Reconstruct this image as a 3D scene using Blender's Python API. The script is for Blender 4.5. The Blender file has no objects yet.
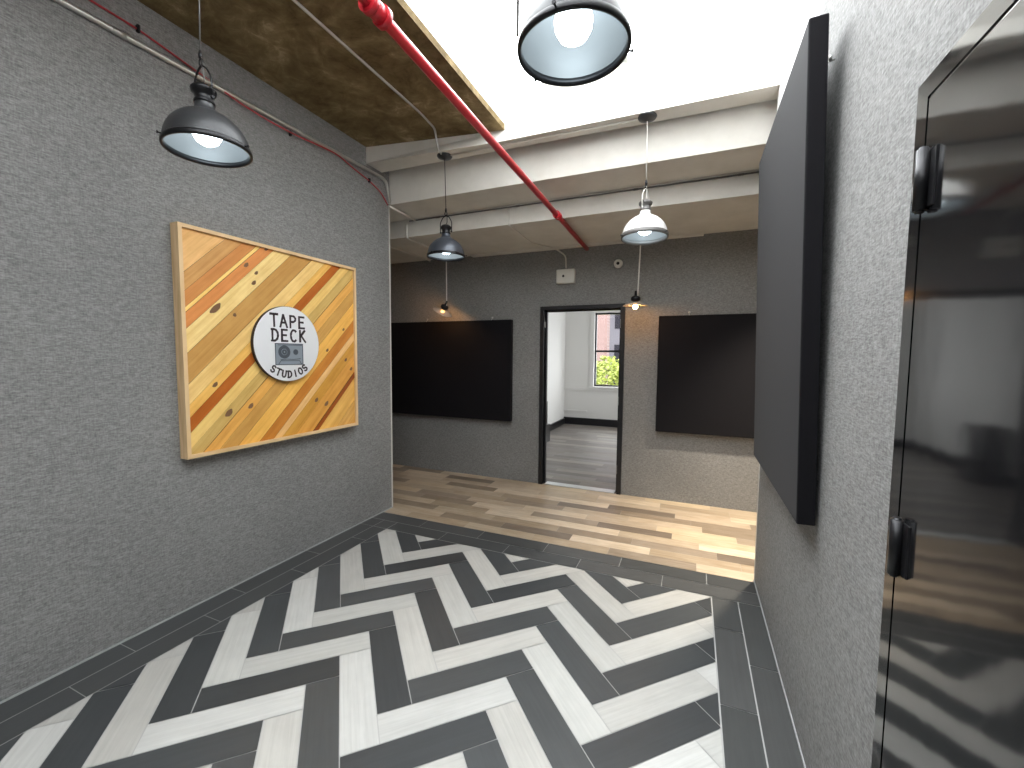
import bpy, bmesh, math, random
from mathutils import Vector, Matrix
PI = math.pi
random.seed(7)
S = bpy.context.scene
COL = S.collection

# ------------------------------------------------------------------ camera
cam_d = bpy.data.cameras.new('camera'); cam = bpy.data.objects.new('camera', cam_d); COL.objects.link(cam)
F_PX = 423.11
cam_d.sensor_fit = 'HORIZONTAL'; cam_d.sensor_width = 36.0; cam_d.lens = F_PX / 1024 * 36.0
cam_d.clip_start = 0.05; cam_d.clip_end = 200
yaw, pitch, roll = math.radians(-23.0740), math.radians(3.8729), math.radians(-0.4644)
cy, sy = math.cos(yaw), math.sin(yaw)
fw = Vector((sy*math.cos(pitch), cy*math.cos(pitch), -math.sin(pitch)))
rt = Vector((cy, -sy, 0)); dn = fw.cross(rt)
r2 = math.cos(roll)*rt + math.sin(roll)*dn; d2 = -math.sin(roll)*rt + math.cos(roll)*dn
m = Matrix((r2, -d2, -fw)).transposed().to_4x4(); m.translation = Vector((0, 0, 1.5906))
cam.matrix_world = m
S.camera = cam

# ------------------------------------------------------------------ world, light, exposure
S.view_settings.view_transform = 'Standard'; S.view_settings.look = 'None'
S.view_settings.gamma = 1.0; S.view_settings.use_curve_mapping = False
S.view_settings.exposure = 0.12
w = bpy.data.worlds.new('overcast_sky'); S.world = w; w.use_nodes = True
bg = w.node_tree.nodes['Background']; bg.inputs[0].default_value = (0.97, 0.985, 1.0, 1); 
_n, _l = w.node_tree.nodes, w.node_tree.links          # overcast sky, brighter round the veiled sun
_tc = _n.new('ShaderNodeTexCoord'); _dp = _n.new('ShaderNodeVectorMath'); _dp.operation = 'DOT_PRODUCT'
_dp.inputs[1].default_value = Vector((-.45, .50, .74)).normalized(); _l.new(_tc.outputs['Generated'], _dp.inputs[0])
_mr = _n.new('ShaderNodeMapRange'); _mr.interpolation_type = 'SMOOTHSTEP'; _l.new(_dp.outputs['Value'], _mr.inputs[0])
_mr.inputs[1].default_value = .45; _mr.inputs[2].default_value = 1.0; _mr.inputs[3].default_value = 6.6; _mr.inputs[4].default_value = 17.0
_l.new(_mr.outputs[0], bg.inputs[1])

def portal(name, loc, rot, sx, sy_):
    l = bpy.data.lights.new(name, 'AREA'); l.shape = 'RECTANGLE'; l.size = sx; l.size_y = sy_
    l.cycles.is_portal = True
    o = bpy.data.objects.new(name, l); COL.objects.link(o); o.location = loc; o.rotation_euler = rot
portal('skylight_portal', (-0.54, 0.95, 3.70), (0, 0, 0), 2.0, 4.9)
portal('window_portal', (-1.35, 9.70, 1.73), (PI/2, 0, PI), 1.3, 1.7)
portal('window_portal', (1.57, 7.6, 1.73), (0, PI/2, 0), 1.7, 2.8)

# ------------------------------------------------------------------ materials
def mat(name, col=(.5,.5,.5), rough=.6, metal=0.0, spec=.5, **kw):
    m_ = bpy.data.materials.new(name); m_.use_nodes = True
    b = m_.node_tree.nodes['Principled BSDF']
    b.inputs['Base Color'].default_value = (*col, 1); b.inputs['Roughness'].default_value = rough
    b.inputs['Metallic'].default_value = metal; b.inputs['Specular IOR Level'].default_value = spec
    for k, v in kw.items(): b.inputs[k.replace('_', ' ')].default_value = v
    return m_
def nodes(m_): return m_.node_tree.nodes, m_.node_tree.links, m_.node_tree.nodes['Principled BSDF']
def coords(m_, kind='Object', scale=(1,1,1)):
    n, l, b = nodes(m_); tc = n.new('ShaderNodeTexCoord'); mp = n.new('ShaderNodeMapping'); mp.inputs['Scale'].default_value = scale
    l.new(tc.outputs[kind], mp.inputs['Vector']); return mp.outputs[0]
def noise(m_, vec, scale=1, detail=3, rough=.5, dist=0):
    n, l, b = nodes(m_); t = n.new('ShaderNodeTexNoise'); t.inputs['Scale'].default_value = scale; t.inputs['Detail'].default_value = detail
    t.inputs['Roughness'].default_value = rough; t.inputs['Distortion'].default_value = dist; l.new(vec, t.inputs['Vector']); return t.outputs['Fac']
def ramp(m_, fac, stops):
    n, l, b = nodes(m_); r = n.new('ShaderNodeValToRGB'); e = r.color_ramp.elements
    while len(e) < len(stops): e.new(.5)
    for el, (p, c) in zip(e, stops): el.position = p; el.color = (*c, 1)
    l.new(fac, r.inputs[0]); return r.outputs[0]
def mixc(m_, a, b_, fac, mode='MIX'):
    n, l, _ = nodes(m_); x = n.new('ShaderNodeMix'); x.data_type = 'RGBA'; x.blend_type = mode
    for s, v in ((x.inputs[0], fac), (x.inputs[6], a), (x.inputs[7], b_)):
        if isinstance(v, bpy.types.NodeSocket): l.new(v, s)
        elif isinstance(v, (int, float)): s.default_value = v
        else: s.default_value = (*v, 1)
    return x.outputs[2]
def math_(m_, op, a, b_):
    n, l, _ = nodes(m_); x = n.new('ShaderNodeMath'); x.operation = op
    for s, v in ((x.inputs[0], a), (x.inputs[1], b_)):
        if isinstance(v, bpy.types.NodeSocket): l.new(v, s)
        else: s.default_value = v
    return x.outputs[0]
def setc(m_, c): n, l, b = nodes(m_); l.new(c, b.inputs['Base Color'])
def bump(m_, h, strength=.2, dist=.002):
    n, l, b = nodes(m_); x = n.new('ShaderNodeBump'); x.inputs['Strength'].default_value = strength; x.inputs['Distance'].default_value = dist
    l.new(h, x.inputs['Height']); l.new(x.outputs[0], b.inputs['Normal'])

def fabric_wall(name, lo, hi):
    m_ = mat(name, rough=.85, spec=.25)
    hz = noise(m_, coords(m_, scale=(38, 38, 190)), 1, 3, .6)
    vt = noise(m_, coords(m_, scale=(170, 170, 34)), 1, 3, .6)
    fine = noise(m_, coords(m_, scale=(90, 90, 240)), 1, 2, .5)
    big = noise(m_, coords(m_, scale=(2, 2, 2)), 1, 2, .5)
    f = math_(m_, 'ADD', math_(m_, 'MULTIPLY', hz, .5), math_(m_, 'MULTIPLY', vt, .28))
    f = math_(m_, 'ADD', f, math_(m_, 'MULTIPLY', fine, .22))
    c = ramp(m_, f, [(.36, lo), (.5, tuple((a+b)/2*.96 for a, b in zip(lo, hi))), (.66, hi)])
    c = mixc(m_, c, mixc(m_, c, (.8, .8, .8), 1.0, 'MULTIPLY'), big)
    setc(m_, c); bump(m_, f, .5, .003)
    return m_
M = {}
M['wall'] = fabric_wall('woven_grey_wallcovering', (.150, .149, .148), (.385, .382, .376))
M['black_fabric'] = mat('black_stretched_fabric', (.0065, .006, .008), .85, spec=.2, Sheen_Weight=.05, Sheen_Roughness=.35)
M['paint'] = mat('cream_ceiling_paint', (.60, .575, .53), .75, spec=.3)
_n = noise(M['paint'], coords(M['paint'], scale=(3, 3, 3)), 1, 4, .6)
setc(M['paint'], ramp(M['paint'], _n, [(.3, (.62, .595, .545)), (.7, (.74, .715, .665))])); bump(M['paint'], _n, .15, .01)
M['white_wall'] = mat('white_wall_paint', (.80, .79, .77), .7, spec=.3)
M['black_paint'] = mat('black_satin_paint', (.012, .012, .014), .3)
M['gloss_black'] = mat('black_gloss_enamel', (.008, .008, .009), .075, spec=.9)
_n = noise(M['gloss_black'], coords(M['gloss_black'], scale=(3, 3, 2)), 1, 3, .5)
bump(M['gloss_black'], _n, .15, .01)
M['black_metal'] = mat('black_metal', (.02, .02, .022), .35, .6)
M['dark_shade'] = mat('charcoal_enamel', (.045, .047, .05), .38, .3)
M['blue_shade'] = mat('slate_blue_enamel', (.07, .078, .095), .35, .4)
M['white_shade'] = mat('white_enamel', (.8, .79, .76), .3)
M['shade_in'] = mat('pale_blue_reflector', (.21, .22, .225), .4, .2)
M['steel'] = mat('galvanised_steel', (.55, .54, .52), .3, .9)
M['dull_steel'] = mat('dull_grey_metal', (.16, .155, .15), .5, .5)
M['red'] = mat('red_gloss_pipe_paint', (.52, .018, .03), .28)
M['red_wire'] = mat('red_cable_sheath', (.4, .03, .04), .45)
M['white_cord'] = mat('white_cord', (.7, .68, .64), .5)
M['white_plastic'] = mat('white_plastic', (.68, .67, .62), .4)
M['caulk'] = mat('pale_caulk', (.36, .37, .37), .6)
M['bead'] = mat('pale_corner_bead', (.62, .6, .55), .5)
M['threshold'] = mat('brushed_aluminium', (.75, .78, .8), .3, .7)
M['grout'] = mat('pale_grout', (.42, .42, .41), .9)
M['dgrout'] = mat('grey_grout', (.22, .22, .22), .9)
M['sign_white'] = mat('white_sign_paint', (.78, .79, .81), .35)
M['sign_ink'] = mat('dark_purple_brown_paint', (.028, .018, .022), .5)
M['cassette_grey'] = mat('blue_grey_paint', (.25, .29, .33), .5)
M['cassette_dark'] = mat('dark_blue_grey_paint', (.06, .075, .095), .5)
M['sign_edge'] = mat('dark_brown_edge', (.03, .02, .017), .5)
def emis(name, col, st):
    m_ = mat(name, (.8,.8,.8), .3); n, l, b = nodes(m_)
    b.inputs['Emission Color'].default_value = (*col, 1); b.inputs['Emission Strength'].default_value = st; return m_
M['bulb_cool'] = emis('cool_led_bulb', (.80, .93, 1.0), 12)
M['bulb_warm'] = emis('warm_filament_bulb', (1.0, .47, .14), 170)
M['downlight'] = emis('warm_white_lens', (1.0, .80, .52), 20)
def glassy(name, tint, fac):
    m_ = bpy.data.materials.new(name); m_.use_nodes = True; n = m_.node_tree.nodes; l = m_.node_tree.links
    n.remove(n['Principled BSDF']); t = n.new('ShaderNodeBsdfTransparent'); t.inputs[0].default_value = (*tint, 1)
    g = n.new('ShaderNodeBsdfGlossy'); g.inputs['Roughness'].default_value = .02; x = n.new('ShaderNodeMixShader'); x.inputs[0].default_value = fac
    l.new(t.outputs[0], x.inputs[1]); l.new(g.outputs[0], x.inputs[2]); l.new(x.outputs[0], n['Material Output'].inputs[0]); return m_
M['pane'] = glassy('clear_window_glass', (.97, .98, .98), .05)
M['shade_glass'] = mat('milky_shade_glass', (.70, .66, .60), .25, Transmission_Weight=.45, IOR=1.2)

# mottled bare concrete slab
c_ = M['slab'] = mat('bare_mottled_concrete', rough=.85, spec=.2)
a_ = noise(c_, coords(c_, scale=(1, 1, 1)), 2.6, 6, .62, .6); b_ = noise(c_, coords(c_, scale=(1, 1, 1)), 9, 5, .7, .8)
f_ = math_(c_, 'ADD', math_(c_, 'MULTIPLY', a_, .6), math_(c_, 'MULTIPLY', b_, .4))
setc(c_, ramp(c_, f_, [(.38, (.10, .068, .030)), (.50, (.19, .137, .066)), (.57, (.26, .195, .10)), (.66, (.50, .40, .25))])); bump(c_, f_, .5, .02)

# tiles / planks: per-face colour in the attribute, grain along the uv
def tile_mat(name, grain_dark, gamt, rough, spec, gs=(2.2, 60, 1)):
    m_ = mat(name, rough=rough, spec=spec); n, l, b = nodes(m_)
    at = n.new('ShaderNodeAttribute'); at.attribute_name = 'tone'
    g = noise(m_, coords(m_, 'UV', gs), 1, 5, .65, .4); g2 = noise(m_, coords(m_, 'UV', (5, 9, 1)), 1, 4, .6)
    f = math_(m_, 'ADD', math_(m_, 'MULTIPLY', g, .6), math_(m_, 'MULTIPLY', g2, .4))
    k = ramp(m_, f, [(.36, grain_dark), (.6, (1, 1, 1))])
    c = mixc(m_, at.outputs['Color'], k, gamt, 'MULTIPLY'); setc(m_, c); bump(m_, f, .12, .002)
    return m_
M['tile'] = tile_mat('wood_grain_porcelain', (.72, .72, .72), .6, .38, .5)
M['plank'] = tile_mat('oak_look_plank', (.70, .64, .56), .9, .36, .5)
M['board'] = tile_mat('reclaimed_board', (.74, .62, .46), .8, .5, .35, (1.6, 34, 1))
# knots on the boards
n, l, b = nodes(M['board'])
M['frame_wood'] = mat('pale_pine_frame', (.66, .43, .22), .5)
_g = noise(M['frame_wood'], coords(M['frame_wood'], scale=(40, 4, 4)), 1, 3, .5)
setc(M['frame_wood'], ramp(M['frame_wood'], _g, [(.3, (.66, .44, .22)), (.7, (.86, .62, .36))]))

# ------------------------------------------------------------------ mesh helpers
class B:
    def __init__(s): s.bm = bmesh.new()
    def box(s, x0, x1, y0, y1, z0, z1, mi=0, bev=0):
        vs = [s.bm.verts.new(p) for p in ((x0,y0,z0),(x1,y0,z0),(x1,y1,z0),(x0,y1,z0),(x0,y0,z1),(x1,y0,z1),(x1,y1,z1),(x0,y1,z1))]
        fs = [s.bm.faces.new([vs[i] for i in q]) for q in ((3,2,1,0),(4,5,6,7),(0,1,5,4),(1,2,6,5),(2,3,7,6),(3,0,4,7))]
        for f in fs: f.material_index = mi
        if bev:
            es = list({e for f in fs for e in f.edges}); bmesh.ops.bevel(s.bm, geom=es, offset=bev, segments=3, affect='EDGES', profile=.6)
        return s
    def prism(s, poly, z0, z1, mi=0):
        a = [s.bm.verts.new((x, y, z0)) for x, y in poly]; b = [s.bm.verts.new((x, y, z1)) for x, y in poly]; k = len(poly)
        fs = [s.bm.faces.new(a[::-1]), s.bm.faces.new(b)] + [s.bm.faces.new((a[i], a[(i+1)%k], b[(i+1)%k], b[i])) for i in range(k)]
        for f in fs: f.material_index = mi
        return s
    def lathe(s, prof, n=40, c=(0,0,0), mi=0, axis='z', close=False):
        rings = []
        for r, z in prof:
            ring = []
            if r < 1e-6: ring = [s.bm.verts.new(s._ax(0, 0, z, c, axis))]
            else: ring = [s.bm.verts.new(s._ax(r*math.cos(2*PI*i/n), r*math.sin(2*PI*i/n), z, c, axis)) for i in range(n)]
            rings.append(ring)
        prs = list(zip(rings, rings[1:])) + ([(rings[-1], rings[0])] if close else [])
        for a, b in prs:
            for i in range(n):
                j = (i+1) % n
                if len(a) == 1 and len(b) == 1: continue
                if len(a) == 1: f = s.bm.faces.new((a[0], b[i], b[j]))
                elif len(b) == 1: f = s.bm.faces.new((a[i], a[j], b[0]))
                else: f = s.bm.faces.new((a[i], a[j], b[j], b[i]))
                f.material_index = mi; f.smooth = True
        return s
    def _ax(s, x, y, z, c, axis):
        p = {'z': (x, y, z), 'x': (z, x, y), 'y': (x, z, y)}[axis]; return (p[0]+c[0], p[1]+c[1], p[2]+c[2])
    def tube(s, pts, r, n=12, mi=0, cap=True):
        pts = [Vector(p) for p in pts]; rings = []; up = None
        for i, p in enumerate(pts):
            t = (pts[min(i+1, len(pts)-1)] - pts[max(i-1, 0)]).normalized()
            if up is None: up = Vector((0,0,1)) if abs(t.z) < .9 else Vector((1,0,0))
            e1 = (up - t*up.dot(t)).normalized(); e2 = t.cross(e1); up = e1
            rings.append([s.bm.verts.new(p + r*(math.cos(2*PI*k/n)*e1 + math.sin(2*PI*k/n)*e2)) for k in range(n)])
        for a, b in zip(rings, rings[1:]):
            for k in range(n):
                f = s.bm.faces.new((a[k], a[(k+1)%n], b[(k+1)%n], b[k])); f.smooth = True; f.material_index = mi
        if cap:
            for q in (rings[0][::-1], rings[-1]): s.bm.faces.new(q).material_index = mi
        return s
    def build(s, name, mats, parent=None, loc=(0,0,0), rot=None):
        bmesh.ops.recalc_face_normals(s.bm, faces=s.bm.faces[:])
        me = bpy.data.meshes.new(name); s.bm.to_mesh(me); s.bm.free()
        for m_ in (mats if isinstance(mats, (list, tuple)) else [mats]): me.materials.append(m_)
        o = bpy.data.objects.new(name, me); COL.objects.link(o); o.location = loc
        if rot: o.rotation_euler = rot
        if parent: o.parent = parent
        return o
def smooth_path(pts, k=6):
    "corner rounding for bent conduit"
    P = [Vector(p) for p in pts]; out = [P[0]]
    for a, b, c in zip(P, P[1:], P[2:]):
        d = min((a-b).length, (c-b).length, .09)*.5 if min((a-b).length, (c-b).length) < .18 else .07
        p, q = b + (a-b).normalized()*d, b + (c-b).normalized()*d
        for i in range(k+1):
            t = i/k; out.append(p.lerp(b, t).lerp(b.lerp(q, t), t))
    out.append(P[-1]); return out
def struct(o, label=None):
    o['kind'] = 'structure'
    if label: o['label'] = label
    return o
def tag(o, label, cat, group=None):
    o['label'] = label; o['category'] = cat
    if group: o['group'] = group
    return o
def empty(name, loc, rot=(0,0,0)):
    o = bpy.data.objects.new(name, None); COL.objects.link(o); o.location = loc; o.rotation_euler = rot; o.empty_display_size = .1; return o
def poly_mesh(name, polys, m_, parent=None, thick=.0):
    "polys: (verts3d, uvs, tone) -> one mesh with uv map and tone attribute"
    me = bpy.data.meshes.new(name); V, Fc = [], []
    for vs, uv, t in polys: Fc.append(list(range(len(V), len(V)+len(vs)))); V += vs
    me.from_pydata(V, [], Fc); me.uv_layers.new(name='UVMap'); me.color_attributes.new('tone', 'FLOAT_COLOR', 'CORNER'); uvl = me.uv_layers['UVMap']; ca = me.color_attributes['tone']; i = 0
    for vs, uv, t in polys:
        for q in uv: uvl.data[i].uv = q; ca.data[i].color = (*t, 1); i += 1
    me.materials.append(m_); o = bpy.data.objects.new(name, me); COL.objects.link(o)
    if parent: o.parent = parent
    return o
def clip(poly, x0, x1, y0, y1):
    for ax, v, s in ((0, x0, 1), (0, x1, -1), (1, y0, 1), (1, y1, -1)):
        out = []
        for i in range(len(poly)):
            a, b = poly[i-1], poly[i]; da, db = (a[ax]-v)*s, (b[ax]-v)*s
            if (da >= 0) != (db >= 0):
                t = da/(da-db); out.append((a[0]+t*(b[0]-a[0]), a[1]+t*(b[1]-a[1])))
            if db >= 0: out.append(b)
        poly = out
        if len(poly) < 3: return []
    return poly

LX, RX, BY = -2.83, .457, 4.9          # left wall, right wall, back wall planes
YB = -3.2                              # wall behind the viewer
HS = 3.49                              # slab underside
SX0, SY0, SY1 = -1.53, -1.5, 3.25      # skylight opening

# ------------------------------------------------------------------ floor
bb = B(); bb.box(-6.1, 3.2, YB-.1, 9.75, -.12, -.003)
floor = struct(bb.build('floor', M['grout']))
L_, W_ = .61, .15276
ox, oy = -1.124, 1.505; e = (math.cos(PI/4), math.sin(PI/4)); q_ = (-e[1], e[0]); G = .0022
FX0, FX1, FY0, FY1 = -2.522, .166, YB, 3.02
whites = [(.53,.53,.505), (.49,.485,.46), (.56,.56,.54), (.51,.50,.47)]
darks = [(.056,.061,.064), (.064,.069,.072), (.050,.054,.057), (.070,.074,.076)]
polys = []
def add_tile(u0, u1, v0, v1, white, along_u):
    # split a tile that runs on beyond the border row: the small piece at the edge is its own cut tile
    u0 += G; u1 -= G; v0 += G; v1 -= G
    pts = [(ox + u*e[0] + v*q_[0], oy + u*e[1] + v*q_[1]) for u, v in ((u0,v0),(u1,v0),(u1,v1),(u0,v1))]
    c = clip(pts, FX0+.003, FX1-.003, FY0, FY1-.003)
    if len(c) < 3: return
    off = (random.random()*20, random.random()*20); t = random.choice(whites if white else darks); k = random.uniform(.93, 1.05); t = tuple(a*k for a in t)
    uv = []
    for x, y in c:
        dx, dy = x-ox, y-oy; u = dx*e[0]+dy*e[1]; v = dx*q_[0]+dy*q_[1]
        uv.append((u+off[0], v+off[1]) if along_u else (v+off[0], u+off[1]))
    polys.append(([(x, y, 0.0) for x, y in c], uv, t))
for k in range(-34, 14):               # k: which zigzag stripe, j: which step along it
    white = (k % 2 != 0)
    for j in range(-8, 9):
        u, v = k*W_ + j*L_, k*W_ - j*L_
        # steps inside the three full zigzags only; beyond them the cut pieces keep the stripe's colour
        cx = ox + (u*e[0] + v*q_[0])
        if j in (-1, 0, 1): add_tile(u, u+L_, v, v+W_, white, True)
        if j in (-1, 0): add_tile(u+L_-W_, u+L_, v-L_, v, white, False)
        if j == -2: add_tile(u+L_-W_, u+L_, v-L_, v, white, False); add_tile(u+L_-W_, u+L_, v, v+L_, white, False)
        if j == 1: add_tile(u+L_, u+2*L_, v, v+W_, white, True)
poly_mesh('herringbone_tiles', polys, M['tile'], floor)['label'] = 'black and white wood-grain tiles laid in herringbone zigzags'
polys = []
def rect_tile(x0, x1, y0, y1, tones, along_x, store, g=.002, kr=(.9, 1.1)):
    off = (random.random()*30, random.random()*30); t = random.choice(tones); k = random.uniform(*kr); t = tuple(a*k for a in t)
    vs = [(x0+g, y0+g, 0), (x1-g, y0+g, 0), (x1-g, y1-g, 0), (x0+g, y1-g, 0)]
    uv = [((x if along_x else y)+off[0], (y if along_x else x)+off[1]) for x, y, _ in vs]; store.append((vs, uv, t))
def runs(a, b, j0, step):
    j = j0 - math.ceil((j0-a)/step)*step; cuts = [a] + [j+i*step for i in range(60) if a+.02 < j+i*step < b-.02] + [b]
    return list(zip(cuts, cuts[1:]))
bt = [(.064,.067,.067), (.074,.076,.076), (.058,.061,.062)]
for (y0, y1, j0, xa, xb) in ((3.022, 3.178, -.148, -2.83+.31, RX), (3.18, 3.34, .144, LX, RX)):
    for a, b_ in runs(xa, xb, j0, .607): rect_tile(a, b_, y0, y1, bt, True, polys)
for (x0, x1, j0, ye) in ((FX1+.002, .322, 2.68, 3.02), (.324, RX, 2.408, 3.02)):
    for a, b_ in runs(YB, ye, j0, .607): rect_tile(x0, x1, a, b_, bt, False, polys)
for (x0, x1, j0, ye) in ((-2.676, FX0-.001, .936, 3.02), (LX, -2.678, 3.02, 3.178)):
    for a, b_ in runs(YB, ye, j0, .607): rect_tile(x0, x1, a, b_, bt, False, polys)
rect_tile(-2.676, FX0-.001, 3.022, 3.178, bt, True, polys)
poly_mesh('border_tiles', polys, M['tile'], floor)['label'] = 'charcoal border tiles around the herringbone'
polys = []
wt = [(.50,.41,.31), (.40,.32,.23), (.27,.215,.16), (.62,.52,.40), (.20,.16,.125), (.47,.385,.285), (.33,.27,.21), (.55,.45,.32)]
y = 3.342; PW = (4.9-3.342)/12
for i in range(12):
    for a, b_ in runs(-6, 3, random.uniform(-.3, .3), .66): rect_tile(a, b_, y, y+PW, wt, True, polys, .0008, (.92, 1.08))
    y += PW
poly_mesh('corridor_planks', polys, M['plank'], floor)['label'] = 'blond and brown oak-look planks'
polys = []
gt = [(.27,.245,.22), (.22,.20,.185), (.33,.30,.27), (.18,.165,.155), (.25,.235,.225)]
y = 4.903
while y < 9.66:
    for a, b_ in runs(-2.9, 1.6, random.uniform(-.3, .3), .95): rect_tile(a, b_, y, min(y+.13, 9.66), gt, True, polys, .0008, (.9, 1.1))
    y += .13
poly_mesh('far_room_planks', polys, M['plank'], floor)['label'] = 'grey-brown planks of the room beyond'

# ------------------------------------------------------------------ walls
def wallbox(name, *boxes, m_=None):
    b = B()
    for q in boxes: b.box(*q)
    return struct(b.build(name, m_ or M['wall']))
wallbox('wall_left', (LX-.14, LX, YB, 3.49, -.003, HS+.02))
D0, D1, DZ = .20, 1.24, 2.155          # side door opening in the right wall
wr = wallbox('wall_right', (RX, RX+.14, D1, 3.37, -.003, 3.08), (RX, RX+.14, YB, D0, -.003, 3.08), (RX, RX+.14, D0, D1, DZ, 3.08))
B().box(RX, RX+.14, YB, 3.37, 3.08, 3.5).build('upper_wall', M['white_wall'], wr)['label'] = 'white painted band above the wallcovering'
OX0, OX1, OZ = -1.668, -.760, 2.135    # doorway in the back wall
wallbox('wall_back', (-6, OX0, BY, BY+.12, -.003, 2.9), (OX1, 3, BY, BY+.12, -.003, 2.9), (OX0, OX1, BY, BY+.12, OZ, 2.9))
wallbox('wall_front_left', (-6, LX-.14, 3.35, 3.49, -.003, 3.5))
wallbox('wall_front_right', (RX+.14, 3, 3.23, 3.37, -.003, 3.5))
wallbox('wall_end_left', (-6.12, -6, 3.35, BY+.12, -.003, 3.1))
wallbox('wall_end_right', (3, 3.12, 3.23, BY+.12, -.003, 3.1))
wallbox('wall_rear', (LX-.14, RX+.14, YB-.12, YB, -.003, HS+.02))
# far room
wallbox('wall_far_left', (-2.9, -2.75, BY+.12, 9.6, -.003, 3.0), m_=M['white_wall'])
WX0, WX1, WZ0, WZ1 = -2.065, -.75, .90, 2.56
wfb = wallbox('wall_far_back', (-2.9, WX0, 9.6, 9.78, -.003, 3.0), (WX1, 1.6, 9.6, 9.78, -.003, 3.0), (WX0, WX1, 9.6, 9.78, -.003, WZ0), (WX0, WX1, 9.6, 9.78, WZ1, 3.0), m_=M['white_wall'])
RY0, RY1 = 6.2, 9.0
wallbox('wall_far_right', (1.5, 1.62, BY+.12, RY0, -.003, 3.0), (1.5, 1.62, RY1, 9.6, -.003, 3.0), (1.5, 1.62, RY0, RY1, -.003, WZ0), (1.5, 1.62, RY0, RY1, WZ1, 3.0), m_=M['white_wall'])
struct(B().box(-2.75, WX0-.14, 9.575, 9.6, .30, .335).box(-2.75, -.3, 9.57, 9.6, .80, .86).build('trim_1', M['white_wall']))
b = B(); b.box(-2.745, 1.5, 9.565, 9.6, 0, .16).box(-2.75, -2.715, BY+.12, 9.6, 0, .13)
struct(b.build('baseboard_far', M['black_paint']))
# caulk lines, corner bead
struct(B().box(LX, LX+.007, YB, 3.49, 0, .008).build('trim_2', M['caulk']))
struct(B().box(RX-.005, RX, D1+.06, 3.37, 0, .008).build('trim_3', M['caulk']))
struct(B().box(LX-.004, LX+.003, 3.478, 3.494, .0, 3.06).build('trim_4', M['bead']))
struct(B().box(RX-.003, RX+.004, 3.358, 3.374, 0, 3.06).build('trim_6', M['bead']))
struct(B().box(OX0+.03, OX1-.03, BY-.012, BY+.10, 0, .012, bev=.004).build('trim_5', M['threshold']))

# ------------------------------------------------------------------ ceiling: bare slab, painted beams, skylight
b = B(); b.prism([(LX-.14, YB), (SX0, YB), (SX0, 3.386), (LX, 3.174), (LX-.14, 3.174)], HS+.0005, HS+.05); b.box(SX0, RX+.14, YB, SY0, HS, HS+.05)
ceil_ = struct(b.build('ceiling', M['slab']))
yl = [(-2.83, 3.17), (-1.53, 3.275), (RX+.14, 3.295)]; yr = [(RX+.14, 3.47), (-1.2, 3.425), (-2.83, 3.385)]
b = B(); b.prism(yl+yr, 3.345, HS)
for v in b.bm.verts:                                   # the front face leans back towards its top
    if v.co.z > 3.4 and v.co.y < 3.32: v.co.y = {-2.83: 3.175, -1.53: 3.385}.get(round(v.co.x, 2), 3.40)
b.prism([(-2.83, 3.175), (-1.53, 3.385), (RX+.14, 3.40), (RX+.14, 3.47), (-1.2, 3.425), (-2.83, 3.385)], HS, 3.80)
b.build('ceiling_beam', M['paint'], ceil_)
b = B(); b.prism([(-6, 3.495), (3, 3.495), (3, 3.868), (-6, 3.868)], 3.045, 3.8)
for v in b.bm.verts:
    if v.co.z < 3.1 and v.co.y < 3.6: v.co.z = 3.075
b.prism([(-2.83, 3.385), (-1.2, 3.425), (RX+.14, 3.47), (RX+.14, 3.495), (-2.83, 3.495)], 3.45, 3.8)
b.build('ceiling_beam', M['paint'], ceil_)
B().prism([(-6, 3.868), (3, 3.868), (3, BY+.12), (-6, BY+.12)], 2.862, 3.3).build('ceiling_beam', M['paint'], ceil_)
b = B(); b.prism([(-2.64, BY-.09), (-2.64, BY), (.06, BY), (.06, BY-.06), (-1.3, BY-.07)], 2.842, 2.862)
b.build('ceiling_panel', M['paint'], ceil_)
b = B(); t_ = .06
b.box(SX0-t_, SX0, SY0, 3.40, HS+.05, 3.78); b.box(RX, RX+t_, SY0, 3.41, HS+.01, 3.78); b.box(SX0-t_, RX+t_, SY0-t_, SY0, HS+.05, 3.78)
b.build('skylight_kerb', M['white_wall'], ceil_)
sk = struct(B().box(SX0-.05, RX+.05, SY0-.05, 3.42, 3.782, 3.79).build('window_3', M['pane']))
b = B()
for x in (SX0-.03, -.54, RX+.03): b.box(x-.02, x+.02, SY0-.05, 3.42, 3.792, 3.83)
b.build('glazing_bar', M['white_wall'], sk)
# far room ceiling
struct(B().box(-2.9, 1.62, BY+.12, 9.78, 3.0, 3.1).build('ceiling.001', M['white_wall']))

# ------------------------------------------------------------------ windows
def window(name, x0, x1, z0, z1, y, axis='y', mid=1.70):
    def bx(b, a0, a1, d0, d1, c0, c1):
        if axis == 'y': b.box(a0, a1, y+d0, y+d1, c0, c1)
        else: b.box(y+d0, y+d1, a0, a1, c0, c1)
    b = B(); f = .035
    bx(b, x0, x0+f, .05, .12, z0, z1); bx(b, x1-f, x1, .05, .12, z0, z1); bx(b, x0, x1, .05, .12, z1-f, z1); bx(b, x0, x1, .05, .12, z0, z0+f); bx(b, x0, x1, .045, .11, mid-.022, mid+.022)
    o = struct(b.build(name, M['black_paint']))
    b = B(); bx(b, x0+f, x1-f, .08, .085, z0+f, z1-f); b.build('window_pane', M['pane'], o)
    b = B(); c = .09
    bx(b, x0-c, x0, -.02, .0, z0-c, z1+c); bx(b, x1, x1+c, -.02, 0, z0-c, z1+c); bx(b, x0, x1, -.02, 0, z1, z1+c); bx(b, x0-c-.02, x1+c+.02, -.05, 0.0, z0-.04, z0)
    b.build('window_casing', M['white_wall'], o)
    return o
window('window_1', WX0, WX1, WZ0, WZ1, 9.6)
window('window_2', RY0, RY1, WZ0, WZ1, 1.5, 'x')

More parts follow.
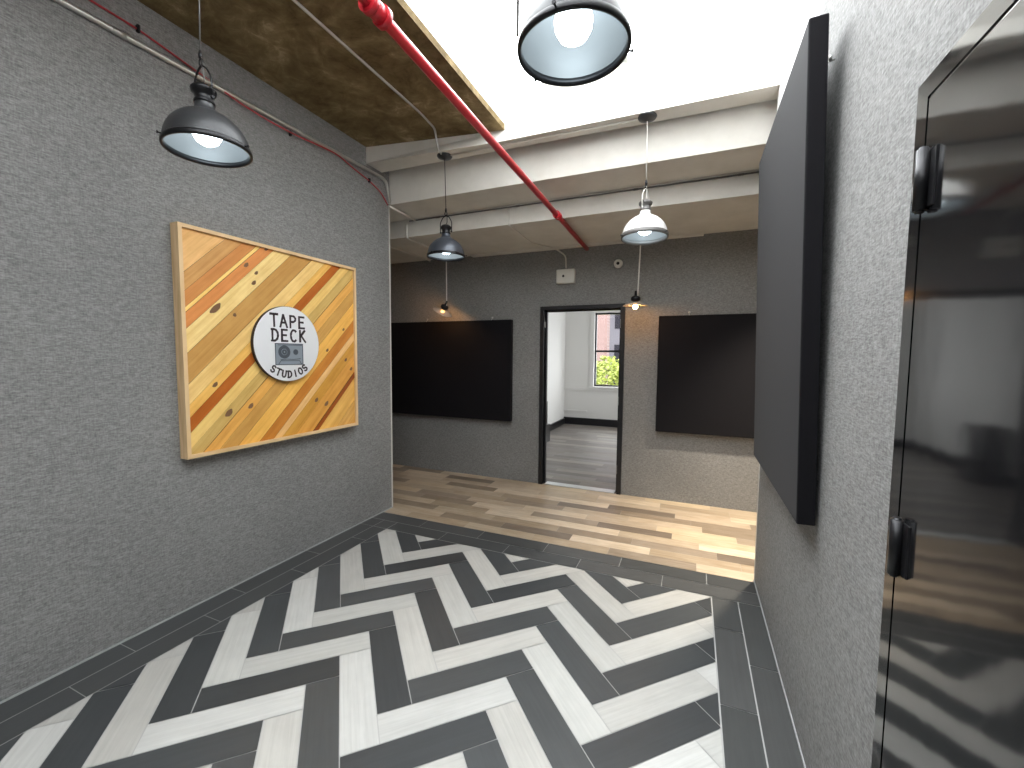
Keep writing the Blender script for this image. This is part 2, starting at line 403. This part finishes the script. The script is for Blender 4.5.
# ------------------------------------------------------------------ doors
b = B()
b.box(-1.716, OX0, BY-.018, BY+.13, 0, 2.18).box(OX1, -.712, BY-.018, BY+.13, 0, 2.18).box(OX0, OX1, BY-.018, BY+.13, OZ, 2.18)
b.box(OX0, OX0+.018, BY+.05, BY+.09, 0, OZ).box(OX1-.018, OX1, BY+.05, BY+.09, 0, OZ).box(OX0+.018, OX1-.018, BY+.05, BY+.09, OZ-.018, OZ)
dr = struct(b.build('door_1', M['black_paint']))
for z in (.28, 1.08, 1.96): B().box(OX1-.006, OX1, BY+.0, BY+.05, z-.05, z+.05).build('hinge', M['steel'], dr)
B().box(OX0, OX0+.004, BY+.0, BY+.045, 1.93, 2.0).build('strike_plate', M['steel'], dr)
# black gloss side door: casing, leaf, hinges
b = B()
b.box(RX-.005, RX+.10, D1, 1.288, -.003, 2.205).box(RX-.005, RX+.10, D0-.052, D0, -.003, 2.205).box(RX-.005, RX+.10, D0, D1, DZ+.006, 2.205)
sd = struct(b.build('door_2', M['gloss_black']))
lf = B().box(RX-.004, RX+.045, D0+.004, D1-.004, .008, DZ, bev=.002).build('door_leaf', M['gloss_black'], sd)
for z0, z1 in ((1.915, 2.035), (1.10, 1.22), (.20, .32)):
    b = B(); b.box(RX-.007, RX-.002, D1-.060, D1+.014, z0, z1, bev=.0015); b.tube([(RX-.015, D1-.026, z0-.004), (RX-.015, D1-.026, z1+.004)], .0125, 16); b.tube([(RX-.015, D1-.026, z0-.009), (RX-.015, D1-.026, z1+.009)], .008, 12)
    b.build('hinge', M['black_metal'], sd)
b = B(); b.lathe([(0,0),(.027,0),(.027,.008),(.012,.012),(.012,.04),(.026,.05),(.03,.062),(.02,.075),(0,.078)], 24, (0,0,0), axis='x')
k_ = b.build('door_knob', M['steel'], sd, (RX-.003, D0+.07, 1.0), (0, 0, PI))

# ------------------------------------------------------------------ wall art: framed diagonal boards
PY0, PY1, PZ0, PZ1 = 1.536, 2.942, .952, 2.345
art = empty('framed_wood_panel', (LX, (PY0+PY1)/2, PZ0)); artw = Vector(art.location)
tag(art, 'large square panel of diagonal reclaimed boards in a pale wood frame, left wall', 'wall art')
def part(o, root): o.parent = root; o.location = Vector(o.location) - Vector(root.location); return o
b = B(); t_ = .022
for q in ((PY0, PY0+t_, PZ0, PZ1), (PY1-t_, PY1, PZ0, PZ1), (PY0+t_, PY1-t_, PZ0, PZ0+t_), (PY0+t_, PY1-t_, PZ1-t_, PZ1)): b.box(LX+.001, LX+.072, *q)
part(b.build('frame', M['frame_wood']), art)
cuts = [.85, .50, .39, .292, .262, .165, .02, -.165, -.29, -.37, -.46, -.56, -.66, -.76, -.88, -1.03, -1.14, -1.21, -1.33, -1.49, -1.54, -1.74, -2.05]
srgb = [(232,190,135),(205,160,108),(206,146,94),(244,212,140),(216,148,96),(242,216,156),(196,154,98),(240,208,146),(236,190,116),(180,106,56),(234,202,134),(206,176,116),(226,176,106),(204,160,98),(238,190,112),(196,132,70),(234,194,140),(204,154,82),(216,162,92),(150,84,42),(228,184,112),(212,168,104)]
lin = lambda c: tuple(((v/255)/12.92 if v/255 <= .04045 else ((v/255+.055)/1.055)**2.4) for v in c)
by0, by1, bz0, bz1 = PY0+t_, PY1-t_, PZ0+t_, PZ1-t_
polys = []; ex = .0
for i, (c1, c0) in enumerate(zip(cuts, cuts[1:])):
    pl = [(0, c0+.0012), (6, 6+c0+.0012), (6, 6+c1-.0012), (0, c1-.0012)]
    segs = [(-9, 9)] if i not in (6, 10, 17, 18) else [(-9, .3), (.3, 9)]
    c = clip(pl, by0, by1, bz0, bz1)
    if len(c) < 3: continue
    off = (random.random()*20, random.random()*20); xx = LX + .052 + random.uniform(0, .005)
    uv = [((y_+z_)*.7071+off[0], (z_-y_)*.7071+off[1]) for y_, z_ in c]
    _c = lin(srgb[i]); _g = sum(_c)/3; tone = tuple(max(.01, (_g + (a-_g)*1.12)*1.12) for a in _c)
    polys.append(([(xx, y_, z_) for y_, z_ in c], uv, tone))
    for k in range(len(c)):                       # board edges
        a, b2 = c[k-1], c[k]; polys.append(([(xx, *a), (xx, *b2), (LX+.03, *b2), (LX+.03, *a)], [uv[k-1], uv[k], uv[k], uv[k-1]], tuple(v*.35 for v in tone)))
bo = poly_mesh('diagonal_boards', polys, M['board']); part(bo, art)
part(B().box(LX+.002, LX+.03, by0, by1, bz0, bz1).build('backing_board', M['sign_edge']), art)
# knots: small dark ovals pressed on the boards
b = B(); KN = [(.13, 1.74, .045, .018), (.07, 2.0, .02, .012), (.12, 2.02, .016, .01), (-.33, 1.72, .02, .012), (-.6, 1.80, .03, .018), (-.72, 1.95, .022, .014), (-1.0, 2.62, .016, .011), (-1.0, 2.80, .014, .01), (-1.28, 2.50, .02, .014), (-1.28, 2.82, .018, .012), (-1.42, 2.60, .024, .015), (-1.42, 2.88, .018, .012), (.23, 1.95, .02, .012), (.22, 2.1, .018, .01), (-.02, 1.86, .012, .012)]
for c0, y_, ra, rb in KN:
    z_ = c0 + y_; ring = []
    for k in range(16):
        a = 2*PI*k/16; du, dv = ra*math.cos(a)*(1+.15*math.sin(3*a)), rb*math.sin(a)
        ring.append(b.bm.verts.new((LX+.0578, y_+(du-dv)*.7071, z_+(du+dv)*.7071)))
    b.bm.faces.new(ring)
M['knot'] = mat('dark_wood_knot', (.20, .10, .045), .6)
part(b.build('wood_knots', M['knot']), art)['kind'] = 'stuff'

# round painted sign mounted on the boards (hangs on the panel: a thing of its own)
SC = (2.233, 1.660); SR = .274; X0 = LX+.0585; X1 = X0+.030
sign = empty('round_sign', (X0, SC[0], SC[1])); tag(sign, 'round white painted sign with dark lettering and a cassette picture mounted on the diagonal boards', 'sign')
b = B(); b.lathe([(0, 0), (SR-.004, 0), (SR, .004), (SR, .027), (SR-.002, .030)], 72, (0,0,0), axis='x')
b.build('sign_rim', M['sign_edge'], sign)
b = B(); b.lathe([(SR-.002, .0295), (SR-.009, .0312), (0, .0312)], 72, (0,0,0), axis='x')
b.build('sign_face', M['sign_white'], sign)
def ribbon(b, pts, w, x, mi=0):
    "flat painted stroke through (y,z) points; y runs to the right as one faces the left wall"
    P = [Vector((p[0], p[1])) for p in pts]
    Lf, Rt = [], []
    for i, p in enumerate(P):
        t = (P[min(i+1, len(P)-1)] - P[max(i-1, 0)]).normalized(); n_ = Vector((-t.y, t.x)); ww = w*(1 + .16*math.sin(i*2.3+len(P)+p.x*40))
        if i == 0: p = p - t*w*.35
        if i == len(P)-1: p = p + t*w*.35
        Lf.append(p + n_*ww*.5); Rt.append(p - n_*ww*.5)
    va = [[b.bm.verts.new((x_, q.x, q.y)) for q in Lf+Rt[::-1]] for x_ in (x, x+.0012)]
    k = len(P)
    for vs in (va[1],):
        for i in range(k-1): b.bm.faces.new((vs[i], vs[i+1], vs[2*k-2-i], vs[2*k-1-i])).material_index = mi
    for i in range(2*k): j = (i+1) % (2*k); b.bm.faces.new((va[0][i], va[0][j], va[1][j], va[1][i])).material_index = mi
def arc(cx_, cy_, rx, ry, a0, a1, n_=10): return [(cx_+rx*math.cos(math.radians(a0+(a1-a0)*i/n_)), cy_+ry*math.sin(math.radians(a0+(a1-a0)*i/n_))) for i in range(n_+1)]
GL = {  # strokes in a 0..1 box
 'T': [[(-.05, 1.0), (.95, 1.0)], [(.45, 1), (.47, 0)]],
 'A': [[(0, 0), (.42, 1)], [(.42, 1), (.95, -.02)], [(.18, .36), (.76, .36)]],
 'P': [[(.12, 1), (.12, 0)], [(.12, .98)] + arc(.45, .74, .42, .25, 90, -90) + [(.12, .49)]],
 'E': [[(.12, 1), (.12, 0)], [(.12, .98), (.85, .98)], [(.12, .52), (.72, .52)], [(.12, .02), (.9, .02)]],
 'D': [[(.12, 1), (.12, 0)], [(.0, .98)] + arc(.35, .5, .52, .48, 90, -90, 14) + [(.0, .02)]],
 'C': [arc(.52, .5, .44, .5, 50, 310, 16)],
 'K': [[(.14, 1), (.14, 0)], [(.85, 1), (.16, .45)], [(.3, .55), (.95, -.02)]],
 'S': [arc(.47, .74, .36, .25, 30, 270, 12)[:-1] + arc(.47, .26, .38, .25, 90, -160, 12)],
 'U': [[(.1, 1), (.1, .4)] + arc(.48, .34, .38, .33, 180, 360, 10) + [(.86, .4), (.86, 1)]],
 'I': [[(.5, 1), (.5, 0)]],
 'O': [arc(.5, .5, .42, .5, 90, 452, 20)],
}
b = B(); XF = .0312
def word(s, y0, z0, h, wd, gap, wgt, dz=0):
    for i, ch in enumerate(s):
        for st in GL[ch]:
            ribbon(b, [(y0 + i*(wd+gap) + p[0]*wd, z0 + i*dz + p[1]*h) for p in st], wgt, XF)
word('TAPE', -.142, .124, .086, .058, .018, .0155, -.001)
b.build('lettering', M['sign_ink'], sign); b = B()
word('DECK', -.138, .020, .084, .058, .018, .0155, .0)
b.build('lettering', M['sign_ink'], sign); b = B()
for i, ch in enumerate('STUDIOS'):     # curved along the lower rim
    a = math.radians(-90 - 36 + i*12.2); rr = .222; wd, h = .036, .048
    cxx, czz = rr*math.cos(a), rr*math.sin(a); tx, tz = -math.sin(a), math.cos(a); ux, uz = -math.cos(a), -math.sin(a)
    for st in GL[ch]: ribbon(b, [(cxx + (p[0]-.5)*wd*tx + (p[1]-.5)*h*ux, czz + (p[0]-.5)*wd*tz + (p[1]-.5)*h*uz) for p in st], .0115, XF)
lt = b.build('lettering', M['sign_ink'], sign)
# cassette picture
b = B(); cy0, cy1, cz0, cz1 = -.112, .118, -.150, .002
b.box(XF, XF+.0010, cy0, cy1, cz0, cz1, 0)
def disc2(y_, z_, rx, rz, x, mi): 
    b.bm.faces.new([b.bm.verts.new((x, y_+rx*math.cos(2*PI*k/28), z_+rz*math.sin(2*PI*k/28))) for k in range(28)]).material_index = mi
disc2(-.040, -.058, .050, .048, XF+.0014, 1); disc2(.056, -.058, .022, .021, XF+.0014, 1)
disc2(-.040, -.058, .024, .023, XF+.0018, 0); disc2(-.040, -.058, .021, .020, XF+.0022, 1); disc2(-.040, -.058, .006, .006, XF+.0026, 0)
fr = [(cy0, cz0), (cy0, cz1), (cy1, cz1), (cy1, cz0), (cy0, cz0)]
for p_, q2 in zip(fr, fr[1:]): ribbon(b, [p_, q2], .006, XF+.0008, 1)
for st in ([(-.088, -.146), (-.07, -.122), (.088, -.122), (.103, -.146)], [(-.07, -.115), (-.02, -.110), (.03, -.113), (.095, -.108)], [(-.09, -.008), (.11, -.006)]): ribbon(b, st, .005, XF+.0010, 1)
b.build('cassette_picture', [M['cassette_grey'], M['cassette_dark']], sign)

# ------------------------------------------------------------------ black acoustic panels
def acoustic(name, label, c, sx, sy_, sz, hooks, face):
    r = empty(name, c); tag(r, label, 'acoustic panel', 'black fabric panels on the grey walls')
    B().box(-sx/2, sx/2, -sy_/2, sy_/2, 0, sz, bev=.008).build('fabric_panel', M['black_fabric'], r)
    for h in hooks:
        b = B(); hx, hy, hz = h
        wx, wy = face
        b.tube([(hx, hy, hz), (hx+wx*.02, hy+wy*.02, hz+.025), (hx+wx*.045, hy+wy*.045, hz+.03)], .0035, 8)
        b.lathe([(.0, -.004), (.011, -.004), (.011, .004), (0, .004)], 12, (hx+wx*.03, hy+wy*.03, hz+.036), axis='x' if wx else 'y')
        b.build('hanging_hook', M['steel'], r)
    return r
def yproj(px): return px
acoustic('acoustic_panel', 'wide black fabric panel on the back wall left of the doorway', (-3.16, BY-.041, .762), 2.17, .07, 1.270, [(-.18, 0, 1.27), (.80, 0, 1.27)], (0, 1))
acoustic('acoustic_panel', 'black fabric panel on the back wall right of the doorway', (.27, BY-.041, .775), 1.24, .07, 1.250, [(-.32, 0, 1.25)], (0, 1))
rp = acoustic('acoustic_panel', 'tall thick black fabric panel on the right wall beside the glossy door', (.4165, 2.50, .955), .062, 1.24, 1.85, [(.033, -.50, 1.72)], (1, 0))
rp.rotation_euler = (0, -.0245, 0)

# ------------------------------------------------------------------ pendant lamps
def pendant(loc, tilt, top, shade_m, rim_m, cord_m, label, cord_top=None, reach=None, rz=0):
    "loc = centre of the rim; top = canopy point (x,y,z)"
    root = empty('pendant_lamp', top); tag(root, label, 'pendant lamp', 'dome pendant lamps on long cords')
    up = Vector((tilt[0], tilt[1], 1)).normalized(); R_ = Vector((0,0,1)).rotation_difference(up).to_matrix().to_4x4() @ Matrix.Rotation(rz, 4, 'Z')
    T = Matrix.Translation(Vector(loc)-Vector(top)) @ R_
    def pt(name, b, m_, par=root):
        o = b.build(name, m_, par)
        if par is root: o.matrix_local = T
        return o
    prof = [(.1665,-.006),(.1675,.004),(.165,.02),(.160,.045),(.151,.07),(.137,.095),(.118,.117),(.095,.136),(.071,.150),(.052,.160),(.042,.170),(.038,.182),(.037,.198)]
    inner = [(r-.004, z-.001) for r, z in prof[::-1]][0:-1] + [(.162, -.006)]
    b = B(); b.lathe(prof, 56); k = len(b.bm.faces)
    b.lathe([(0, .190)] + inner, 56, mi=1); b.lathe([(.1665, -.006), (.162, -.006)], 56)
    rh = .024 if shade_m is M['white_shade'] else .015
    sh = pt('lamp_shade', b, [shade_m, M['shade_in']])
    b = B(); b.lathe([(.162,-.009),(.1705,-.009),(.1725,-.002),(.1715,rh-.004),(.167,rh),(.160,rh-.002)], 56, close=True); rr_ = pt('rim_ring', b, rim_m)
    for a in (0.35, 0.35+2*PI/3, 0.35+4*PI/3):
        b = B(); b.tube([(.170*math.cos(a), .170*math.sin(a), .004), (.184*math.cos(a), .184*math.sin(a), .004)], .0032, 8); b.tube([(.184*math.cos(a), .184*math.sin(a), .004), (.188*math.cos(a), .188*math.sin(a), .004)], .006, 10); pt('rim_screw', b, M['black_metal'], rr_)
    b = B(); b.lathe([(.0,.196),(.040,.196),(.041,.206),(.036,.212),(.036,.232),(.046,.240),(.050,.252),(.050,.258),(.043,.264),(.041,.268),(.026,.276),(.0,.278)], 36)
    pt('socket_housing', b, M['black_metal'] if shade_m is not M['white_shade'] else M['dull_steel'])
    b = B()
    for s in (-1, 1): b.tube([(s*.050, 0, .214), (s*.062, 0, .214)], .006, 10); b.tube(smooth_path([(s*.058, 0, .206), (s*.060, 0, .30), (s*.030, 0, .345), (0, 0, .362)]), .0042, 8)
    pt('bail_bracket', b, M['black_metal'] if shade_m is not M['white_shade'] else M['white_cord'])
    b = B(); b.tube([(.012*math.cos(t), 0, .375+.016*math.sin(t)) for t in [2*PI*i/16 for i in range(17)]], .0035, 8, cap=False); b.lathe([(0,.388),(.008,.390),(.009,.405),(.005,.425),(0,.427)], 14); pt('hook', b, M['black_metal'])
    # cord from the hook to the canopy
    e_ = T @ Vector((0, 0, .42))
    b = B(); b.tube([tuple(e_), (e_.x*.5, e_.y*.5, e_.z*.5), (0, 0, -.02)], .0032, 8); b.tube([tuple(T @ Vector((0, 0, .415))), tuple(T @ Vector((.012, 0, .37))), tuple(T @ Vector((.012, 0, .30))), tuple(T @ Vector((0, 0, .275)))], .003, 8); b.build('cord', cord_m, root)
    b = B(); b.lathe([(0,0),(.066,0),(.068,-.006),(.062,-.016),(.030,-.026),(.010,-.032),(0,-.034)], 36); b.build('canopy', M['dark_shade'], root)
    b = B(); b.lathe([(0,.018),(.022,.020),(.043,.034),(.056,.058),(.059,.082),(.052,.106),(.036,.126),(.020,.142),(.015,.188)], 28); pt('bulb', b, M['bulb_cool'])
    return root
pendant((-2.042, 1.277, 2.505), (-.037, -.022), (-2.03, 1.262, HS), M['dark_shade'], M['black_metal'], M['dull_steel'], 'charcoal dome pendant lamp hanging over the framed wooden boards by the left wall')
pendant((-.368, 1.323, 2.528), (-.015, -.013), (-.368, 1.323, HS), M['dark_shade'], M['black_metal'], M['black_metal'], 'black dome pendant lamp hanging under the bright skylight, nearest of the pendants', rz=.15)
pendant((-2.077, 3.335, 2.476), (0, 0), (-2.077, 3.315, 3.345), M['blue_shade'], M['black_metal'], M['black_metal'], 'slate grey dome pendant lamp hanging from the front beam left of the red pipe')
pendant((-.366, 3.380, 2.485), (0, .045), (-.366, 3.350, 3.345), M['white_shade'], M['dull_steel'], M['white_cord'], 'white dome pendant lamp with dark rim, under the beam right of the red pipe', rz=1.25)
# bar across the skylight that carries the near lamp
tag(B().tube([(SX0-.0, 1.323, HS+.02), (RX, 1.323, HS+.02)], .02, 14).build('support_bar', M['white_wall']), 'white steel bar spanning the skylight opening overhead', 'bar')

def bulb_lamp(loc, top, tilt, label):
    root = empty('filament_lamp', top); tag(root, label, 'small lamp', 'small bare-bulb lamps on white cords')
    up = Vector((tilt[0], tilt[1], 1)).normalized(); R_ = Vector((0,0,1)).rotation_difference(up).to_matrix().to_4x4()
    T = Matrix.Translation(Vector(loc)-Vector(top)) @ R_
    def pt(name, b, m_): o = b.build(name, m_, root); o.matrix_local = T; return o
    b = B(); b.lathe([(.018,.040),(.05,.030),(.120,.004),(.128,-.003),(.125,-.005),(.048,.025),(.018,.034)], 40, close=True); pt('glass_shade', b, M['shade_glass'])
    b = B(); b.lathe([(0,.020),(.022,.022),(.026,.040),(.044,.048),(.050,.062),(.048,.082),(.036,.096),(.018,.100),(.014,.104),(.012,.150),(0,.152)], 30); pt('socket', b, M['black_metal'])
    b = B(); b.lathe([(0,-.036),(.012,-.034),(.022,-.022),(.024,-.008),(.018,.010),(.012,.022)], 20); pt('bulb', b, M['bulb_warm'])
    e_ = T @ Vector((.020, 0, .095)); 
    b = B(); b.tube([tuple(e_), (e_.x*.8, e_.y*.9, e_.z*.8), (e_.x*.35, e_.y*.4, e_.z*.4), (0, 0, -.008)], .0065, 8); b.build('cord', M['white_cord'], root)
    b = B(); b.lathe([(0,0),(.05,0),(.05,-.012),(.02,-.018),(0,-.018)], 24); b.build('canopy', M['white_cord'], root)
bulb_lamp((-.563, 4.55, 2.112), (-.525, 4.53, 2.86), (0, 0), 'small warm bulb with clear shade on a white cord beside the top right door corner')
bulb_lamp((-2.868, 4.52, 2.120), (-2.80, 4.50, 2.86), (.62, -.15), 'small warm bulb on a white cord, tilted over the wide left panel')

# ------------------------------------------------------------------ pipes and conduits
pr = B().tube([(-1.063, -3.15, 2.817), (-1.083, 1.20, 2.817), (-1.160, 4.885, 2.817)], .022, 20).build('sprinkler_pipe', M['red'])
tag(pr, 'glossy red sprinkler pipe running under the ceiling towards the back wall', 'pipe')
def coupling(y_, x_, ln=.08, r=.032):
    b = B(); b.tube([(x_, y_, 2.817), (x_, y_+ln, 2.817)], r, 20); b.tube([(x_, y_-.012, 2.817), (x_, y_+.012, 2.817)], r+.006, 20); b.tube([(x_, y_+ln-.012, 2.817), (x_, y_+ln+.012, 2.817)], r+.006, 20); b.build('pipe_coupling', M['red'], pr)
coupling(1.24, -1.083, .07); coupling(3.62, -1.133, .05, .027)
# conduit along the left wall
cz_ = 3.27
pts = smooth_path([(LX+.014, -3.15, 3.24), (LX+.014, 1.1, 3.25), (LX+.014, 3.43, 3.29), (LX+.014, 3.478, 3.08)])
cl = B().tube(pts, .0155, 12).build('wall_conduit', M['steel']); tag(cl, 'galvanised conduit running high along the left wall and bending down at its corner', 'conduit')
for y_ in (1.33, 2.45): B().tube([(LX+.014, y_-.03, 3.25+.0165*(y_-1.1)), (LX+.014, y_+.03, 3.25+.0165*(y_-1.1))], .0165, 12).build('conduit_coupling', M['steel'], cl)
pts = [(LX+.008, -3.1, 3.40)] + [(LX+.008 + (.022 if 1.85 < y_ < 2.9 else 0), y_, z_) for y_, z_ in ((1.22, 3.34), (1.42, 3.335), (1.56, 3.315), (1.75, 3.285), (1.95, 3.235), (2.15, 3.222), (2.40, 3.228), (2.62, 3.25), (2.80, 3.262), (3.0, 3.232), (3.2, 3.20), (3.36, 3.15), (3.46, 3.06))]
rw = B().tube(smooth_path(pts, 3), .0055, 8).build('red_cable', M['red_wire']); tag(rw, 'thin red alarm cable strapped along the conduit on the left wall', 'cable')
for y_, z_ in ((1.42, 3.335), (2.36, 3.228), (3.2, 3.20)): B().box(LX, LX+.02, y_-.006, y_+.006, z_-.016, z_+.02).build('cable_clip', M['black_metal'], rw)
tag(B().tube(smooth_path([(-2.03, -3.1, HS-.010), (-2.03, 2.9, HS-.010), (-2.05, 3.12, HS-.012), (-2.06, 3.155, 3.42), (-2.065, 3.20, 3.338), (-2.075, 3.26, 3.336)]), .009, 10).build('ceiling_conduit', M['steel']), 'thin grey conduit crossing the brown slab to the slate grey pendant lamp', 'conduit')
tag(B().tube([(-2.01, 3.315, 3.337), (-1.2, 3.335, 3.337), (-.44, 3.350, 3.337)], .008, 10).build('beam_conduit', M['paint']), 'cream painted conduit under the front beam joining the two far pendant lamps', 'conduit')
b = B(); b.tube([(-2.86, 3.854, 3.024), (-1.2, 3.858, 3.024), (RX+.3, 3.858, 3.024)], .0065, 10)
for x in (-2.5, -1.6, -.5, .3): b.tube([(x-.02, 3.858, 3.024), (x+.02, 3.858, 3.024)], .009, 10)
tag(b.build('dark_conduit', M['dull_steel']), 'dark conduit running along the ceiling step across the full width', 'conduit')
tag(B().tube([(-2.76, 3.40, 3.023), (-2.78, 3.846, 3.023)], .011, 10).build('short_conduit', M['paint']), 'short cream conduit between left wall corner and the dark conduit', 'conduit')
tag(B().tube(smooth_path([(-2.90, 3.855, 3.005), (-2.90, 3.855, 2.850), (-2.905, 4.40, 2.850), (-2.905, 4.88, 2.850)]), .011, 10).build('painted_conduit', M['paint']), 'cream conduit dropping down the ceiling step behind the slate grey pendant lamp', 'conduit', 'cream conduits on the corridor ceiling')
tag(B().tube([(-3.32, 3.90, 2.850), (-3.29, 4.88, 2.850)], .010, 10).build('painted_conduit', M['paint']), 'cream conduit on the corridor ceiling closest to the left wall corner', 'conduit', 'cream conduits on the corridor ceiling')
tag(B().tube(smooth_path([(-1.69, 3.855, 3.005), (-1.69, 3.855, 2.850), (-1.71, 4.55, 2.850), (-1.53, 4.885, 2.848), (-1.41, 4.885, 2.76), (-1.403, 4.885, 2.615)]), .009, 10).build('painted_conduit', M['paint']), 'cream conduit crossing the corridor ceiling down to the white box above the doorway', 'conduit', 'cream conduits on the corridor ceiling')
bx_ = B().box(-1.512, -1.29, BY-.055, BY-.001, 2.437, 2.60, bev=.012).build('wall_box', M['white_plastic']); tag(bx_, 'small white plastic alarm box above the doorway', 'alarm box')
B().lathe([(0,-.004),(.013,-.004),(.015,.0),(0,.0)], 20, (-1.425, BY-.056, 2.520), axis='y').build('indicator_lens', M['black_metal'], bx_)
b = B(); b.lathe([(0,-.040),(.030,-.040),(.046,-.030),(.048,0),(0,0)], 28, axis='y')
sn = b.build('round_detector', M['white_plastic'], None, (-.802, BY-.0005, 2.622)); tag(sn, 'small round white detector on the back wall right of the red pipe', 'detector')
B().lathe([(0,-.046),(.016,-.046),(.018,-.040),(0,-.040)], 20, axis='y').build('detector_lens', M['black_metal'], sn)
# loose grey strap hanging beside the near lamp
tag(B().tube([(-.60, 1.45, HS+.02), (-.605, 1.452, 3.1), (-.61, 1.455, 2.72)], .006, 6).build('hanging_wire', M['steel']), 'short loose grey wire hanging from the skylight edge beside the nearest lamp', 'wire')
# corridor downlight, out of the picture to the right
dl = B().lathe([(.09,-.006),(.075,-.010),(.075,-.002),(.09,0)], 32, (.80, 4.10, 2.862), close=True).build('downlight', M['white_plastic']); tag(dl, 'round recessed downlight in the corridor ceiling right of the hallway', 'downlight')
B().lathe([(0,-.004),(.074,-.004),(.074,-.001),(0,-.001)], 28, (.80, 4.10, 2.862)).build('lens', M['downlight'], dl)

# ------------------------------------------------------------------ beyond the doorway
b = B(); b.prism([(-2.70, 7.2), (-2.41, 7.2), (-2.41, 7.5), (-2.70, 7.5)], 0.002, .32); b.prism([(-2.68, 7.22), (-2.46, 7.22), (-2.46, 7.48), (-2.68, 7.48)], .32, .74)
tag(b.build('black_case', M['black_paint']), 'black case on the floor of the room beyond, mostly hidden by the left door jamb', 'case')

# outside the window: brick building, grey building, tree, ground
c_ = M['brick'] = mat('weathered_pink_brick', rough=.9); n, l, b0 = nodes(c_)
br = n.new('ShaderNodeTexBrick'); br.inputs['Scale'].default_value = 2.5; br.inputs['Color1'].default_value = (.17, .105, .095, 1); br.inputs['Color2'].default_value = (.20, .124, .114, 1); br.inputs['Mortar'].default_value = (.22, .165, .155, 1)
mp = coords(c_, scale=(1, 1, 1)); sp = n.new('ShaderNodeSeparateXYZ'); cb = n.new('ShaderNodeCombineXYZ'); l.new(mp, sp.inputs[0]); l.new(sp.outputs[0], cb.inputs[0]); l.new(sp.outputs[2], cb.inputs[1]); l.new(cb.outputs[0], br.inputs[0]); setc(c_, br.outputs[0])
M['grey_bldg'] = mat('grey_rendered_building', (.15, .146, .165), .9); M['dark_win'] = mat('dark_building_window', (.02, .022, .03), .2)
M['asphalt'] = mat('asphalt', (.06, .06, .06), .9)
struct(B().box(-60, 40, 9.9, 90, -7.2, -7.0).build('ground', M['asphalt']))
pb = B().box(-16, -5.2, 28, 28.9, -7.0, 14).build('brick_building', M['brick']); tag(pb, 'pink brick building seen through the far window', 'building')
for z in range(-5, 13, 3):
    B().box(-12.5, -11.4, 27.97, 28.0, z, z+1.7).build('building_window', M['dark_win'], pb); B().box(-10.6, -9.5, 27.97, 28.0, z, z+1.7).build('building_window', M['dark_win'], pb)
gb = B().box(-11, 4, 38, 46, -7.0, 18).build('grey_building', M['grey_bldg']); tag(gb, 'grey building with rows of dark windows behind the pink brick one', 'building')
for i in range(7):
    for z in range(-5, 17, 3): B().box(-10.4+i*2, -9.3+i*2, 37.96, 38.0, z, z+1.6).build('building_window', M['dark_win'], gb)
# tree: trunk, branches, leaf crown
tr = empty('street_tree', (-3.45, 19, -7.0)); tag(tr, 'bright yellow-green leafy tree outside the far window', 'tree')
M['bark'] = mat('bark', (.08, .055, .04), .9); M['leaf'] = mat('young_green_leaf', (.19, .225, .03), .7, Subsurface_Weight=0.0)
b = B(); b.tube([(0,0,0),(.1,0,2.5),(.0,.1,5)], .2, 12)
for a in range(5): b.tube([(0,0,3.6),(1.0*math.cos(a*1.26),1.0*math.sin(a*1.26),5.2),(1.8*math.cos(a*1.26),1.8*math.sin(a*1.26),6.6)], .07, 8)
b.build('trunk', M['bark'], tr)
b = B(); rnd = random.Random(3)
for i in range(9500):
    th, ph = rnd.uniform(0, 2*PI), math.acos(rnd.uniform(-1, 1)); r_ = rnd.uniform(.72, 1.0)*(1+.13*math.sin(4*th)*math.sin(3*ph))
    p = Vector((2.3*r_*math.sin(ph)*math.cos(th), 2.3*r_*math.sin(ph)*math.sin(th), 6.3+2.2*r_*math.cos(ph)))
    a1 = Vector((rnd.gauss(0,1), rnd.gauss(0,1), rnd.gauss(0,.5))).normalized(); a2 = a1.cross(Vector((rnd.gauss(0,1), rnd.gauss(0,1), rnd.gauss(0,1)))).normalized(); s_ = rnd.uniform(.07, .13)
    b.bm.faces.new([b.bm.verts.new(p+v) for v in (a1*s_, a2*s_*.5, -a1*s_, -a2*s_*.5)])
cr = b.build('leaf_crown', M['leaf'], tr)

sl = bpy.data.lights.new('downlight_lamp', 'SPOT'); sl.energy = 660; sl.color = (1.0, .88, .71); sl.spot_size = math.radians(86); sl.spot_blend = 1.0; sl.shadow_soft_size = .07
so = bpy.data.objects.new('downlight_lamp', sl); COL.objects.link(so); so.location = (.80, 4.10, 2.84)
